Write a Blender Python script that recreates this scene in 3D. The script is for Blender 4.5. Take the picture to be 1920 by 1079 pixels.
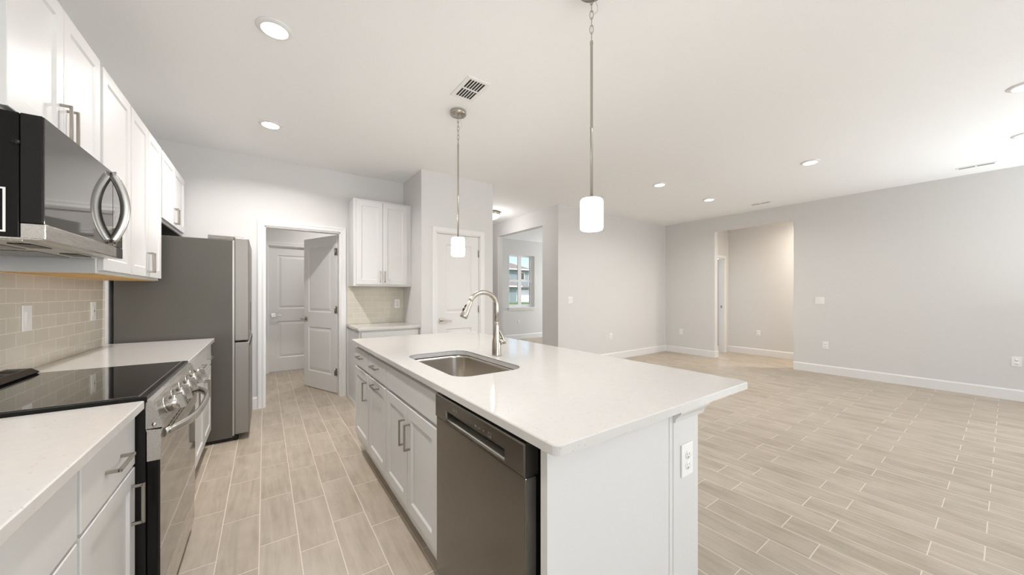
import bpy, bmesh, math, random
from mathutils import Vector, Matrix
random.seed(7)
S = bpy.context.scene
for o in list(bpy.data.objects):
    bpy.data.objects.remove(o)
COL = S.collection
R = math.radians

# ------------------------------------------------------------------ camera
CAMH = 1.288
cd = bpy.data.cameras.new('camera')
cd.sensor_width = 36.0
cd.lens = 657.2 / 1920 * 36.0
cd.shift_y = (551.2 - 539.5) / 1920
cd.clip_start = 0.02
cd.clip_end = 400
cam = bpy.data.objects.new('camera', cd)
COL.objects.link(cam)
cam.location = (0, 0, CAMH)
cam.rotation_euler = (R(90), 0, -0.6147)
S.camera = cam

# ------------------------------------------------------------------ world, sun, exposure
S.view_settings.view_transform = 'Standard'
S.view_settings.look = 'None'
S.view_settings.gamma = 1.0
S.view_settings.use_curve_mapping = False
S.view_settings.exposure = 0.08
S.cycles.max_bounces = 14
S.cycles.diffuse_bounces = 8
S.cycles.sample_clamp_indirect = 6.0
S.cycles.caustics_reflective = False
S.cycles.caustics_refractive = False

W = bpy.data.worlds.new('sky')
S.world = W
W.use_nodes = True
nt = W.node_tree
sky = nt.nodes.new('ShaderNodeTexSky')
sky.sky_type = 'NISHITA'
sky.sun_disc = False
sky.sun_elevation = R(50)
sky.sun_rotation = R(150)
sky.dust_density = 1.5
bg = nt.nodes['Background']
bg.inputs['Strength'].default_value = 0.22
nt.links.new(sky.outputs[0], bg.inputs[0])

sd = bpy.data.lights.new('sun', 'SUN')
sd.energy = 2.6
sd.angle = R(1)
sd.color = (1, .96, .9)
sun = bpy.data.objects.new('sun', sd)
COL.objects.link(sun)
sun.location = (20, -5, 30)
sun.rotation_euler = Vector((-0.35, 0.75, -0.9)).to_track_quat('-Z', 'Y').to_euler()


def area(name, loc, direction, sx, sy, power, color):
    d = bpy.data.lights.new(name, 'AREA')
    d.shape = 'RECTANGLE'
    d.size = sx
    d.size_y = sy
    d.energy = power
    d.color = color
    o = bpy.data.objects.new(name, d)
    COL.objects.link(o)
    o.location = loc
    o.rotation_euler = Vector(direction).to_track_quat('-Z', 'Z').to_euler()
    return o


DAY = (.88, .94, 1.0)
LAMP = (1.0, .965, .945)
# inferred daylight from rear openings, front room and bedroom, plus an added side fill
area('daylight_slider', (4.6, -3.22, 1.2), (0, 1, 1.1), 3.5, 2.2, 24, DAY)
area('daylight_rear_window', (0.6, -3.22, 1.6), (0, 1, 1.1), 1.6, 1.2, 84, DAY)
area('added_side_fill', (7.3, -1.8, 1.4), (-1, .2, .9), 2.2, 1.6, 160, DAY)  # added fill before a solid wall, no window here; brightens ceiling and cabinets
area('daylight_front_room', (9.4, 6.9, 1.6), (-1, 0, .2), 1.6, 1.4, 88, (.88, .94, 1.0))
area('daylight_bedroom', (9.4, 4.6, 1.5), (-1, 0, 0), 1.2, 1.4, 25, DAY)

# ------------------------------------------------------------------ materials
def mat(name, rgb, rough=.5, metal=0., spec=.5, bump=0., bscale=200., var=0., vscale=6., coat=0., emis=None, estr=0.):
    m = bpy.data.materials.new(name)
    m.use_nodes = True
    t = m.node_tree
    b = t.nodes['Principled BSDF']
    b.inputs['Base Color'].default_value = (*rgb, 1)
    b.inputs['Roughness'].default_value = rough
    b.inputs['Metallic'].default_value = metal
    b.inputs['Specular IOR Level'].default_value = spec
    b.inputs['Coat Weight'].default_value = coat
    if emis:
        b.inputs['Emission Color'].default_value = (*emis, 1)
        b.inputs['Emission Strength'].default_value = estr
    tc = t.nodes.new('ShaderNodeTexCoord')
    if var:
        n = t.nodes.new('ShaderNodeTexNoise')
        n.inputs['Scale'].default_value = vscale
        n.inputs['Detail'].default_value = 3
        t.links.new(tc.outputs['Object'], n.inputs['Vector'])
        mx = t.nodes.new('ShaderNodeMix')
        mx.data_type = 'RGBA'
        mx.inputs[6].default_value = (*[c * (1 - var) for c in rgb], 1)
        mx.inputs[7].default_value = (*[min(1, c * (1 + var)) for c in rgb], 1)
        t.links.new(n.outputs['Fac'], mx.inputs[0])
        t.links.new(mx.outputs[2], b.inputs['Base Color'])
    if bump:
        n = t.nodes.new('ShaderNodeTexNoise')
        n.inputs['Scale'].default_value = bscale
        n.inputs['Detail'].default_value = 2
        t.links.new(tc.outputs['Object'], n.inputs['Vector'])
        bp = t.nodes.new('ShaderNodeBump')
        bp.inputs['Strength'].default_value = bump
        bp.inputs['Distance'].default_value = .004
        t.links.new(n.outputs['Fac'], bp.inputs['Height'])
        t.links.new(bp.outputs['Normal'], b.inputs['Normal'])
    return m


def brushed(name, rgb, rough, axis=2, stretch=60, amt=.08):
    """metal with fine brushed streaks running along one axis"""
    m = mat(name, rgb, rough, 1.0)
    t = m.node_tree
    b = t.nodes['Principled BSDF']
    tc = t.nodes.new('ShaderNodeTexCoord')
    mp = t.nodes.new('ShaderNodeMapping')
    sc = [stretch * 8] * 3
    sc[axis] = 4
    mp.inputs['Scale'].default_value = sc
    n = t.nodes.new('ShaderNodeTexNoise')
    n.inputs['Scale'].default_value = 1.0
    mr = t.nodes.new('ShaderNodeMapRange')
    mr.inputs['To Min'].default_value = rough - amt
    mr.inputs['To Max'].default_value = rough + amt
    t.links.new(tc.outputs['Object'], mp.inputs['Vector'])
    t.links.new(mp.outputs[0], n.inputs['Vector'])
    t.links.new(n.outputs['Fac'], mr.inputs['Value'])
    t.links.new(mr.outputs[0], b.inputs['Roughness'])
    return m


def math_node(t, op, a, b=None):
    n = t.nodes.new('ShaderNodeMath')
    n.operation = op
    for i, v in enumerate((a, b)):
        if v is None:
            continue
        if isinstance(v, (int, float)):
            n.inputs[i].default_value = v
        else:
            t.links.new(v, n.inputs[i])
    return n.outputs[0]


def floor_mat():
    m = mat('plank_tile', (.5, .43, .35), .42)
    t = m.node_tree
    b = t.nodes['Principled BSDF']
    tc = t.nodes.new('ShaderNodeTexCoord')
    sx = t.nodes.new('ShaderNodeSeparateXYZ')
    t.links.new(tc.outputs['Object'], sx.inputs[0])
    u = math_node(t, 'ADD', sx.outputs['Y'], -.068 + .491 * 100)
    v = math_node(t, 'ADD', sx.outputs['X'], .022 + .168 * 200)
    cb = t.nodes.new('ShaderNodeCombineXYZ')
    t.links.new(u, cb.inputs['X'])
    t.links.new(v, cb.inputs['Y'])
    br = t.nodes.new('ShaderNodeTexBrick')
    br.offset = .666
    br.offset_frequency = 2
    br.squash = 1.0
    br.inputs['Scale'].default_value = 1.0
    br.inputs['Mortar Size'].default_value = .0022
    br.inputs['Mortar Smooth'].default_value = .1
    br.inputs['Bias'].default_value = 0.
    br.inputs['Brick Width'].default_value = .491
    br.inputs['Row Height'].default_value = .168
    br.inputs['Color1'].default_value = (0, 0, 0, 1)
    br.inputs['Color2'].default_value = (1, 1, 1, 1)
    br.inputs['Mortar'].default_value = (.5, .5, .5, 1)
    t.links.new(cb.outputs[0], br.inputs['Vector'])
    # wood grain, stretched along the plank, shifted per plank
    sh = t.nodes.new('ShaderNodeVectorMath')
    sh.operation = 'MULTIPLY_ADD'
    t.links.new(br.outputs['Color'], sh.inputs[0])
    sh.inputs[1].default_value = (37., 11., 0)
    t.links.new(tc.outputs['Object'], sh.inputs[2])
    mp = t.nodes.new('ShaderNodeMapping')
    mp.inputs['Scale'].default_value = (26, 2.6, 1)
    t.links.new(sh.outputs[0], mp.inputs['Vector'])
    n1 = t.nodes.new('ShaderNodeTexNoise')
    n1.inputs['Scale'].default_value = 1.0
    n1.inputs['Detail'].default_value = 6
    n1.inputs['Roughness'].default_value = .6
    n1.inputs['Distortion'].default_value = .6
    t.links.new(mp.outputs[0], n1.inputs['Vector'])
    mp2 = t.nodes.new('ShaderNodeMapping')
    mp2.inputs['Scale'].default_value = (7, 4, 1)
    t.links.new(sh.outputs[0], mp2.inputs['Vector'])
    n2 = t.nodes.new('ShaderNodeTexNoise')
    n2.inputs['Scale'].default_value = 1.0
    n2.inputs['Detail'].default_value = 3
    t.links.new(mp2.outputs[0], n2.inputs['Vector'])
    f = math_node(t, 'ADD', math_node(t, 'MULTIPLY', n1.outputs['Fac'], .55), math_node(t, 'MULTIPLY', n2.outputs['Fac'], .45))
    f = math_node(t, 'ADD', f, math_node(t, 'MULTIPLY', br.outputs['Color'], .10))
    rp = t.nodes.new('ShaderNodeValToRGB')
    rp.color_ramp.elements[0].position = .36
    rp.color_ramp.elements[0].color = (.335, .278, .208, 1)
    rp.color_ramp.elements[1].position = .68
    rp.color_ramp.elements[1].color = (.50, .432, .350, 1)
    t.links.new(f, rp.inputs[0])
    mx = t.nodes.new('ShaderNodeMix')
    mx.data_type = 'RGBA'
    mx.inputs[7].default_value = (.72, .64, .54, 1)
    t.links.new(br.outputs['Fac'], mx.inputs[0])
    t.links.new(rp.outputs[0], mx.inputs[6])
    t.links.new(mx.outputs[2], b.inputs['Base Color'])
    mr = t.nodes.new('ShaderNodeMapRange')
    mr.inputs['To Min'].default_value = .40
    mr.inputs['To Max'].default_value = .7
    t.links.new(br.outputs['Fac'], mr.inputs['Value'])
    t.links.new(mr.outputs[0], b.inputs['Roughness'])
    bp = t.nodes.new('ShaderNodeBump')
    bp.invert = True
    bp.inputs['Strength'].default_value = .35
    bp.inputs['Distance'].default_value = .002
    t.links.new(br.outputs['Fac'], bp.inputs['Height'])
    t.links.new(bp.outputs[0], b.inputs['Normal'])
    return m


def tile_mat(name, axis, u0, w, h, off0, v0):
    """glossy greige subway tile; axis = the horizontal object axis"""
    m = mat(name, (.46, .41, .34), .12)
    t = m.node_tree
    b = t.nodes['Principled BSDF']
    tc = t.nodes.new('ShaderNodeTexCoord')
    sx = t.nodes.new('ShaderNodeSeparateXYZ')
    t.links.new(tc.outputs['Object'], sx.inputs[0])
    u = math_node(t, 'ADD', sx.outputs[axis], -u0 + w * 40)
    v = math_node(t, 'ADD', sx.outputs['Z'], -v0 + h * 40)
    cb = t.nodes.new('ShaderNodeCombineXYZ')
    t.links.new(u, cb.inputs['X'])
    t.links.new(v, cb.inputs['Y'])
    br = t.nodes.new('ShaderNodeTexBrick')
    br.offset = .5
    br.offset_frequency = 2
    br.inputs['Scale'].default_value = 1.0
    br.inputs['Mortar Size'].default_value = .0016
    br.inputs['Mortar Smooth'].default_value = .1
    br.inputs['Brick Width'].default_value = w
    br.inputs['Row Height'].default_value = h
    br.inputs['Color1'].default_value = (.60, .56, .475, 1)
    br.inputs['Color2'].default_value = (.64, .60, .515, 1)
    br.inputs['Mortar'].default_value = (.76, .71, .63, 1)
    t.links.new(cb.outputs[0], br.inputs['Vector'])
    t.links.new(br.outputs['Color'], b.inputs['Base Color'])
    mr = t.nodes.new('ShaderNodeMapRange')
    mr.inputs['To Min'].default_value = .12
    mr.inputs['To Max'].default_value = .7
    t.links.new(br.outputs['Fac'], mr.inputs['Value'])
    t.links.new(mr.outputs[0], b.inputs['Roughness'])
    bp = t.nodes.new('ShaderNodeBump')
    bp.invert = True
    bp.inputs['Strength'].default_value = .4
    bp.inputs['Distance'].default_value = .002
    t.links.new(br.outputs['Fac'], bp.inputs['Height'])
    t.links.new(bp.outputs[0], b.inputs['Normal'])
    return m


def quartz_mat():
    m = mat('white_quartz', (.82, .79, .75), .09, spec=.4)
    t = m.node_tree
    b = t.nodes['Principled BSDF']
    tc = t.nodes.new('ShaderNodeTexCoord')
    vo = t.nodes.new('ShaderNodeTexVoronoi')
    vo.inputs['Scale'].default_value = 95
    t.links.new(tc.outputs['Object'], vo.inputs['Vector'])
    wn = t.nodes.new('ShaderNodeSeparateColor')
    t.links.new(vo.outputs['Color'], wn.inputs[0])
    pick = math_node(t, 'GREATER_THAN', wn.outputs[0], .86)
    dot = math_node(t, 'LESS_THAN', vo.outputs['Distance'], .22)
    fac = math_node(t, 'MULTIPLY', math_node(t, 'MULTIPLY', pick, dot), .45)
    nz = t.nodes.new('ShaderNodeTexNoise')
    nz.inputs['Scale'].default_value = 40
    t.links.new(tc.outputs['Object'], nz.inputs['Vector'])
    m0 = t.nodes.new('ShaderNodeMix')
    m0.data_type = 'RGBA'
    m0.inputs[6].default_value = (.595, .575, .552, 1)
    m0.inputs[7].default_value = (.645, .625, .602, 1)
    t.links.new(nz.outputs['Fac'], m0.inputs[0])
    mx = t.nodes.new('ShaderNodeMix')
    mx.data_type = 'RGBA'
    mx.inputs[7].default_value = (.36, .31, .27, 1)
    t.links.new(fac, mx.inputs[0])
    t.links.new(m0.outputs[2], mx.inputs[6])
    t.links.new(mx.outputs[2], b.inputs['Base Color'])
    return m


def glass_mat():
    m = bpy.data.materials.new('window_glass')
    m.use_nodes = True
    t = m.node_tree
    t.nodes.remove(t.nodes['Principled BSDF'])
    out = t.nodes['Material Output']
    tr = t.nodes.new('ShaderNodeBsdfTransparent')
    gl = t.nodes.new('ShaderNodeBsdfGlossy')
    gl.inputs['Roughness'].default_value = .02
    fr = t.nodes.new('ShaderNodeFresnel')
    fr.inputs['IOR'].default_value = 1.3
    mx = t.nodes.new('ShaderNodeMixShader')
    t.links.new(fr.outputs[0], mx.inputs[0])
    t.links.new(tr.outputs[0], mx.inputs[1])
    t.links.new(gl.outputs[0], mx.inputs[2])
    t.links.new(mx.outputs[0], out.inputs['Surface'])
    return m


M = dict(
    wall=mat('greige_wall_paint', (.68, .672, .66), .75, bump=.12, bscale=260),
    ceil=mat('white_ceiling_paint', (.905, .91, .91), .85, bump=.35, bscale=120),
    trim=mat('white_trim_paint', (.78, .775, .765), .35),
    door=mat('white_door_paint', (.74, .73, .715), .4),
    cab=mat('white_cabinet_lacquer', (.675, .67, .66), .36, 0, .4),
    quartz=quartz_mat(),
    floor=floor_mat(),
    tile=tile_mat('greige_subway_tile', 'Y', 2.608, .1545, .069, 0, 1.313),
    tile_b=tile_mat('greige_subway_tile_end', 'X', .93, .1545, .069, 0, 1.313),
    pull=mat('dull_nickel_pull', (.40, .37, .33), .3, 1.0),
    gplastic=mat('grey_plastic_cover', (.27, .255, .235), .5),
    nickel=mat('brushed_nickel', (.46, .425, .375), .26, 1.0),
    steel=brushed('stainless_steel', (.58, .555, .52), .28, axis=0),
    steel_plain=mat('polished_steel', (.56, .54, .51), .24, 1.0),
    steel_v=brushed('stainless_steel_upright', (.50, .475, .44), .32, axis=2),
    sink=mat('sink_steel', (.62, .57, .51), .24, 1.0),
    slate=mat('slate_steel', (.175, .157, .135), .2, .85),
    slate_lite=mat('slate_steel_edge', (.45, .43, .40), .35, .9),
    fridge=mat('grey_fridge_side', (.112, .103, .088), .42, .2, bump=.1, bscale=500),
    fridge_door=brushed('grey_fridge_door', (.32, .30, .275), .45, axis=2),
    black=mat('black_plastic', (.010, .0095, .009), .35, 0, .25),
    blackgloss=mat('black_gloss_panel', (.010, .0095, .009), .16, 0, .15),
    bglass=mat('black_glass', (.012, .011, .011), .03, 0, .6, coat=.5),
    mwglass=mat('smoked_mirror_glass', (.045, .041, .036), .04, .3, .6, coat=.4),
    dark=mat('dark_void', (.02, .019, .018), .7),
    plate=mat('white_plastic_plate', (.84, .84, .82), .3),
    slot=mat('dark_slot', (.12, .11, .1), .6),
    birch=mat('birch_underside', (.66, .40, .13), .5, var=.2, vscale=14),
    opal=mat('lit_opal_glass', (.95, .93, .9), .3, emis=(1, .95, .89), estr=40.),
    dome=mat('lit_dome_glass', (.95, .93, .9), .3, emis=(1, .95, .89), estr=1.7),
    lens=mat('lit_lamp_lens', (.95, .95, .93), .4, emis=(1, .97, .92), estr=6.),
    hinge=mat('satin_hinge', (.34, .31, .27), .35, 1.0),
    chrome=mat('satin_nickel_lever', (.50, .47, .43), .22, 1.0),
    glass=glass_mat(),
    vinyl=mat('white_vinyl', (.85, .85, .84), .35),
    siding=mat('blue_grey_siding', (.30, .36, .38), .7),
    shingle=mat('brown_shingles', (.36, .28, .25), .85, var=.2, vscale=3),
    exwhite=mat('white_exterior_trim', (.8, .8, .79), .5),
    grass=mat('lawn_grass', (.16, .26, .06), .9, var=.4, vscale=1.2),
    concrete=mat('pale_concrete', (.62, .61, .58), .8, var=.08, vscale=2),
)

# ------------------------------------------------------------------ mesh builder
class MB:
    def __init__(self):
        self.bm = bmesh.new()
        self.mats = []

    def _mi(self, m):
        if m is None:
            return 0
        if m not in self.mats:
            self.mats.append(m)
        return self.mats.index(m)

    def quad(self, pts, smooth=False):
        vs = [self.bm.verts.new(p) for p in pts]
        f = self.bm.faces.new(vs)
        f.smooth = smooth
        return f

    def box(self, x0, x1, y0, y1, z0, z1, bev=0., seg=1):
        t = bmesh.new()
        bmesh.ops.create_cube(t, size=1)
        for v in t.verts:
            v.co = Vector(((x0 + x1) / 2 + v.co.x * (x1 - x0), (y0 + y1) / 2 + v.co.y * (y1 - y0), (z0 + z1) / 2 + v.co.z * (z1 - z0)))
        if bev:
            bmesh.ops.bevel(t, geom=list(t.edges), offset=bev, segments=seg, affect='EDGES', profile=.5)
        self.merge(t)
        return self

    def merge(self, t, smooth=False):
        mp = {}
        for v in t.verts:
            mp[v] = self.bm.verts.new(v.co)
        for f in t.faces:
            try:
                nf = self.bm.faces.new([mp[v] for v in f.verts])
                nf.smooth = smooth or f.smooth
            except ValueError:
                pass
        t.free()

    def prism(self, poly, axis, a0, a1):
        """polygon of 2-D points extruded along axis ('x': pts are (y,z); 'y': (x,z); 'z': (x,y))"""
        def P(p, a):
            return {'x': (a, p[0], p[1]), 'y': (p[0], a, p[1]), 'z': (p[0], p[1], a)}[axis]
        A = [self.bm.verts.new(P(p, a0)) for p in poly]
        B = [self.bm.verts.new(P(p, a1)) for p in poly]
        n = len(poly)
        self.bm.faces.new(A[::-1])
        self.bm.faces.new(B)
        for i in range(n):
            self.bm.faces.new((A[i], A[(i + 1) % n], B[(i + 1) % n], B[i]))
        return self

    def lathe(self, prof, c=(0, 0, 0), n=32, axis=Vector((0, 0, 1)), cap=True, smooth=True):
        q = Vector((0, 0, 1)).rotation_difference(Vector(axis).normalized())
        rings = []
        for r, z in prof:
            rings.append([self.bm.verts.new(Vector(c) + q @ Vector((r * math.cos(2 * math.pi * k / n), r * math.sin(2 * math.pi * k / n), z))) for k in range(n)])
        for a, b in zip(rings, rings[1:]):
            for k in range(n):
                f = self.bm.faces.new((a[k], a[(k + 1) % n], b[(k + 1) % n], b[k]))
                f.smooth = smooth
        if cap:
            self.bm.faces.new(rings[0][::-1])
            self.bm.faces.new(rings[-1])
        return self

    def tube(self, path, r, n=14, closed=False, flat=(1, 1), up=Vector((0, 0, 1))):
        pts = [Vector(p) for p in path]
        rr = r if isinstance(r, (list, tuple)) else [r] * len(pts)
        rings = []
        N = len(pts)
        prev = None
        for i, p in enumerate(pts):
            if closed:
                tg = (pts[(i + 1) % N] - pts[i - 1]).normalized()
            else:
                tg = (pts[min(i + 1, N - 1)] - pts[max(i - 1, 0)]).normalized()
            if prev is None:
                a = tg.cross(up)
                if a.length < 1e-4:
                    a = tg.cross(Vector((1, 0, 0)))
                a.normalize()
            else:
                a = (prev - tg * prev.dot(tg)).normalized()
            prev = a
            b = tg.cross(a)
            rings.append([self.bm.verts.new(p + a * (rr[i] * flat[0] * math.cos(2 * math.pi * k / n)) + b * (rr[i] * flat[1] * math.sin(2 * math.pi * k / n))) for k in range(n)])
        prs = list(zip(rings, rings[1:])) + ([(rings[-1], rings[0])] if closed else [])
        for a, b in prs:
            for k in range(n):
                f = self.bm.faces.new((a[k], a[(k + 1) % n], b[(k + 1) % n], b[k]))
                f.smooth = True
        if not closed:
            self.bm.faces.new(rings[0][::-1])
            self.bm.faces.new(rings[-1])
        return self

    def slab(self, x0, x1, z0, z1, yf, th, panels=(), rings=(), e=.002):
        """upright slab whose front looks toward -y, with recessed rectangular panels"""
        q = self.quad
        X0, X1, Z0, Z1 = x0 + e, x1 - e, z0 + e, z1 - e
        o = [(x0, yf + e, z0), (x1, yf + e, z0), (x1, yf + e, z1), (x0, yf + e, z1)]
        i_ = [(X0, yf, Z0), (X1, yf, Z0), (X1, yf, Z1), (X0, yf, Z1)]
        bk = [(x0, yf + th, z0), (x1, yf + th, z0), (x1, yf + th, z1), (x0, yf + th, z1)]
        for k in range(4):
            j = (k + 1) % 4
            q([o[k], o[j], i_[j], i_[k]])
            q([bk[k], bk[j], o[j], o[k]])
        q(bk[::-1])
        cx = sorted({X0, X1, *[p[0] for p in panels], *[p[1] for p in panels]})
        cz = sorted({Z0, Z1, *[p[2] for p in panels], *[p[3] for p in panels]})
        for a, b in zip(cx, cx[1:]):
            for c, d in zip(cz, cz[1:]):
                m = ((a + b) / 2, (c + d) / 2)
                if any(p[0] < m[0] < p[1] and p[2] < m[1] < p[3] for p in panels):
                    continue
                q([(a, yf, c), (b, yf, c), (b, yf, d), (a, yf, d)])
        for p in panels:
            last = None
            for ins, dep in rings:
                cur = [(p[0] + ins, yf + dep, p[2] + ins), (p[1] - ins, yf + dep, p[2] + ins), (p[1] - ins, yf + dep, p[3] - ins), (p[0] + ins, yf + dep, p[3] - ins)]
                if last:
                    for k in range(4):
                        j = (k + 1) % 4
                        q([last[k], last[j], cur[j], cur[k]])
                last = cur
            q(last)
        return self

    def mesh(self, name, m, weld=False):
        if weld:
            bmesh.ops.remove_doubles(self.bm, verts=self.bm.verts, dist=1e-5)
        bmesh.ops.recalc_face_normals(self.bm, faces=self.bm.faces)
        me = bpy.data.meshes.new(name)
        self.bm.to_mesh(me)
        self.bm.free()
        me.materials.append(m)
        return me

    def build(self, name, m, parent=None, loc=(0, 0, 0), rz=0., weld=False):
        o = bpy.data.objects.new(name, self.mesh(name, m, weld))
        COL.objects.link(o)
        o.location = loc
        o.rotation_euler = (0, 0, rz)
        if parent:
            o.parent = parent
        return o


def tag(o, label, cat, group=None, kind=None):
    o['label'] = label
    o['category'] = cat
    if group:
        o['group'] = group
    if kind:
        o['kind'] = kind
    return o


def thing(name, label, cat, loc=(0, 0, 0), rz=0., group=None):
    o = bpy.data.objects.new(name, None)
    o.empty_display_size = .1
    COL.objects.link(o)
    o.location = loc
    o.rotation_euler = (0, 0, rz)
    return tag(o, label, cat, group)


def struct(name, mb, m, label, cat, parent=None, loc=(0, 0, 0), rz=0.):
    o = mb.build(name, m, parent, loc, rz)
    if not parent:
        tag(o, label, cat, kind='structure')
    return o


def copy_thing(src, loc, label=None, rz=None, group=None):
    r = src.copy()
    COL.objects.link(r)
    r.location = loc
    if rz is not None:
        r.rotation_euler = (0, 0, rz)
    if label:
        r['label'] = label
    if group:
        r['group'] = group
    for ch in list(src.children):
        c = ch.copy()
        COL.objects.link(c)
        c.parent = r
        for g in list(ch.children):
            d = g.copy()
            COL.objects.link(d)
            d.parent = c
    return r


# ------------------------------------------------------------------ key planes
CE = 2.8216          # ceiling
CT = .9124           # worktop top
XW = -.961           # kitchen side wall
YB = 4.853           # kitchen end wall
XPS, XPR, YPF = 1.5752, 2.608, 4.1625   # pantry block
YL, XH, XR = 4.463, 4.1206, 7.394       # living back wall, front-room wall, living side wall
YR = -3.3            # wall behind the camera

# ------------------------------------------------------------------ shell
struct('floor', MB().box(-1.1, 9.6, YR - .1, 8.15, -.12, 0), M['floor'], 'wood-look plank tile floor running through kitchen and living room', 'floor')
struct('ceiling', MB().box(-1.1, 9.6, YR - .1, 8.15, CE, CE + .12), M['ceil'], 'flat white textured ceiling over the open plan room', 'ceiling')
struct('wall_left', MB().box(XW - .12, XW, YR, YB, 0, CE), M['wall'], 'greige wall behind the range and refrigerator run', 'wall')

DH = 2.057           # door opening height
mb = MB().box(XW - .12, 0, YB, YB + .112, 0, CE).box(.779, XPS + .06, YB, YB + .112, 0, CE).box(0, .779, YB, YB + .112, DH, CE)
struct('wall_back', mb, M['wall'], 'greige kitchen end wall with the laundry doorway', 'wall')
mb = MB()
mb.box(XPS, 1.776, YPF, YPF + .112, 0, CE).box(2.404, XPR, YPF, YPF + .112, 0, CE).box(1.776, 2.404, YPF, YPF + .112, 2.07, CE)
mb.box(XPS, XPS + .11, YPF + .112, YB, 0, CE).box(XPR - .11, XPR, YPF + .112, 8.04, 0, CE)
struct('wall_pantry', mb, M['wall'], 'greige projecting pantry walls around the closed pantry door', 'wall')
mb = MB().box(XH, XH + .12, YL, 4.88, 0, CE).box(XH, XH + .12, 6.377, 8.04, 0, CE).box(XH, XH + .12, 4.88, 6.377, 2.53, CE)
struct('wall_hall', mb, M['wall'], 'greige wall with the wide cased opening to the front room', 'wall')
struct('wall_living', MB().box(XH + .12, XR, YL, YL + .12, 0, CE), M['wall'], 'greige living room wall with outlet and double switch', 'wall')
mb = MB().box(XR, XR + .12, YR, 2.12, 0, CE).box(XR, XR + .12, 3.408, YL + .12, 0, CE)
# opening head with softly rounded upper corners
r_ = .05
poly = [(2.12, CE), (2.12, 2.545 - r_)] + [(2.12 + r_ - r_ * math.cos(a), 2.545 - r_ + r_ * math.sin(a)) for a in [R(15 * k) for k in range(1, 7)]]
poly += [(3.408 - r_ + r_ * math.sin(a), 2.545 - r_ + r_ * math.cos(a)) for a in [R(15 * k) for k in range(0, 7)]] + [(3.408, CE)]
mb.prism(poly, 'x', XR, XR + .12)
struct('wall_right', mb, M['wall'], 'long greige living room side wall with the bedroom hall opening', 'wall')
# bedroom hall behind the side wall
struct('wall_hall_far', MB().box(8.45, 8.57, .5, 3.72, 0, CE), M['wall'], 'hall wall seen through the opening, washed by warm lamp light', 'wall')
mb = MB().box(XR + .12, 7.50 + .06, 3.60, 3.72, 0, CE).box(8.25, 8.45, 3.60, 3.72, 0, CE).box(7.56, 8.25, 3.60, 3.72, 2.06, CE)
struct('wall_hall_end', mb, M['wall'], 'narrow hall end wall holding the bedroom doorway', 'wall')
struct('wall_hall_near', MB().box(XR + .12, 8.45, .5, .62, 0, CE), M['wall'], 'hall end wall out of sight', 'wall')
mb = MB().box(XR + .12, 9.5, 5.6, 5.72, 0, CE).box(9.5, 9.6, 3.6, 5.72, 0, CE)
struct('wall_bedroom', mb, M['wall'], 'bright bedroom wall glimpsed through the hall doorway', 'wall')
# front room, entry hall
mb = MB().box(XPR - .11, 5.58, 8.04, 8.2, 0, CE).box(6.49, 9.6, 8.04, 8.2, 0, CE).box(5.58, 6.49, 8.04, 8.2, 0, .90).box(5.58, 6.49, 8.04, 8.2, 2.395, CE)
struct('wall_front', mb, M['wall'], 'front room wall around the white grid window', 'wall')
struct('wall_front_side', MB().box(9.48, 9.6, 5.72, 8.04, 0, CE), M['wall'], 'far side wall of the front room', 'wall')
# laundry
mb = MB().box(-.3, .05, 6.92, 7.03, 0, CE).box(.86, 1.7, 6.92, 7.03, 0, CE).box(.05, .86, 6.92, 7.03, 2.07, CE)
mb.box(-.3, -.2, YB + .112, 6.92, 0, CE).box(1.6, 1.7, YB + .112, 6.92, 0, CE)
struct('wall_laundry', mb, M['wall'], 'laundry room walls beyond the open door', 'wall')
# wall behind the camera with slider and window openings
mb = MB().box(XW - .12, -.2, YR - .1, YR, 0, CE).box(1.4, 2.85, YR - .1, YR, 0, CE).box(6.35, XR + .12, YR - .1, YR, 0, CE)
mb.box(-.2, 1.4, YR - .1, YR, 0, 1.0).box(-.2, 1.4, YR - .1, YR, 2.2, CE).box(2.85, 6.35, YR - .1, YR, 2.3, CE)
struct('wall_rear', mb, M['wall'], 'wall behind the camera with sliding door opening', 'wall')


def baseboard(name, x0, y0, x1, y1, nx, ny, label):
    """run from (x0,y0) to (x1,y1) on a wall whose outward normal is (nx,ny)"""
    L = math.hypot(x1 - x0, y1 - y0)
    prof = [(0, 0), (.015, 0), (.015, .118), (.011, .126), (.007, .134), (0, .134)]
    m = MB().prism([(-a, b) for a, b in prof], 'x', 0, L)
    ang = math.atan2(y1 - y0, x1 - x0)
    # local +y must point into the wall
    if (-math.sin(ang)) * nx + math.cos(ang) * ny > 0:
        x0, y0, x1, y1 = x1, y1, x0, y0
        ang = math.atan2(y1 - y0, x1 - x0)
    return struct(name, m, M['trim'], label, 'baseboard', loc=(x0, y0, 0), rz=ang)


baseboard('baseboard_right', XR, YR, XR, 2.12, -1, 0, 'tall white baseboard along the living room side wall')
baseboard('baseboard_right_corner', XR, 3.408, XR, YL, -1, 0, 'white baseboard between the hall opening and the corner')
baseboard('baseboard_jamb', XR - .015, 3.408, XR + .135, 3.408, 0, -1, 'short white baseboard returning into the hall opening')
baseboard('baseboard_living', XH, YL, XR, YL, 0, -1, 'white baseboard along the living room back wall')
baseboard('baseboard_hall', XH, YL, XH, 4.88, -1, 0, 'white baseboard on the front room wall')
baseboard('baseboard_hall_far', 8.45, .62, 8.45, 3.6, -1, 0, 'white baseboard at the foot of the hall wall')
baseboard('baseboard_front', XH + .12, 8.04, 9.48, 8.04, 0, -1, 'white baseboard under the front room window')
baseboard('baseboard_back', -.11, YB, -.065, YB, 0, -1, 'short white baseboard between refrigerator and laundry casing')
baseboard('baseboard_pantry', XPS, YPF, 1.715, YPF, 0, -1, 'white baseboard left of the pantry door')
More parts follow.
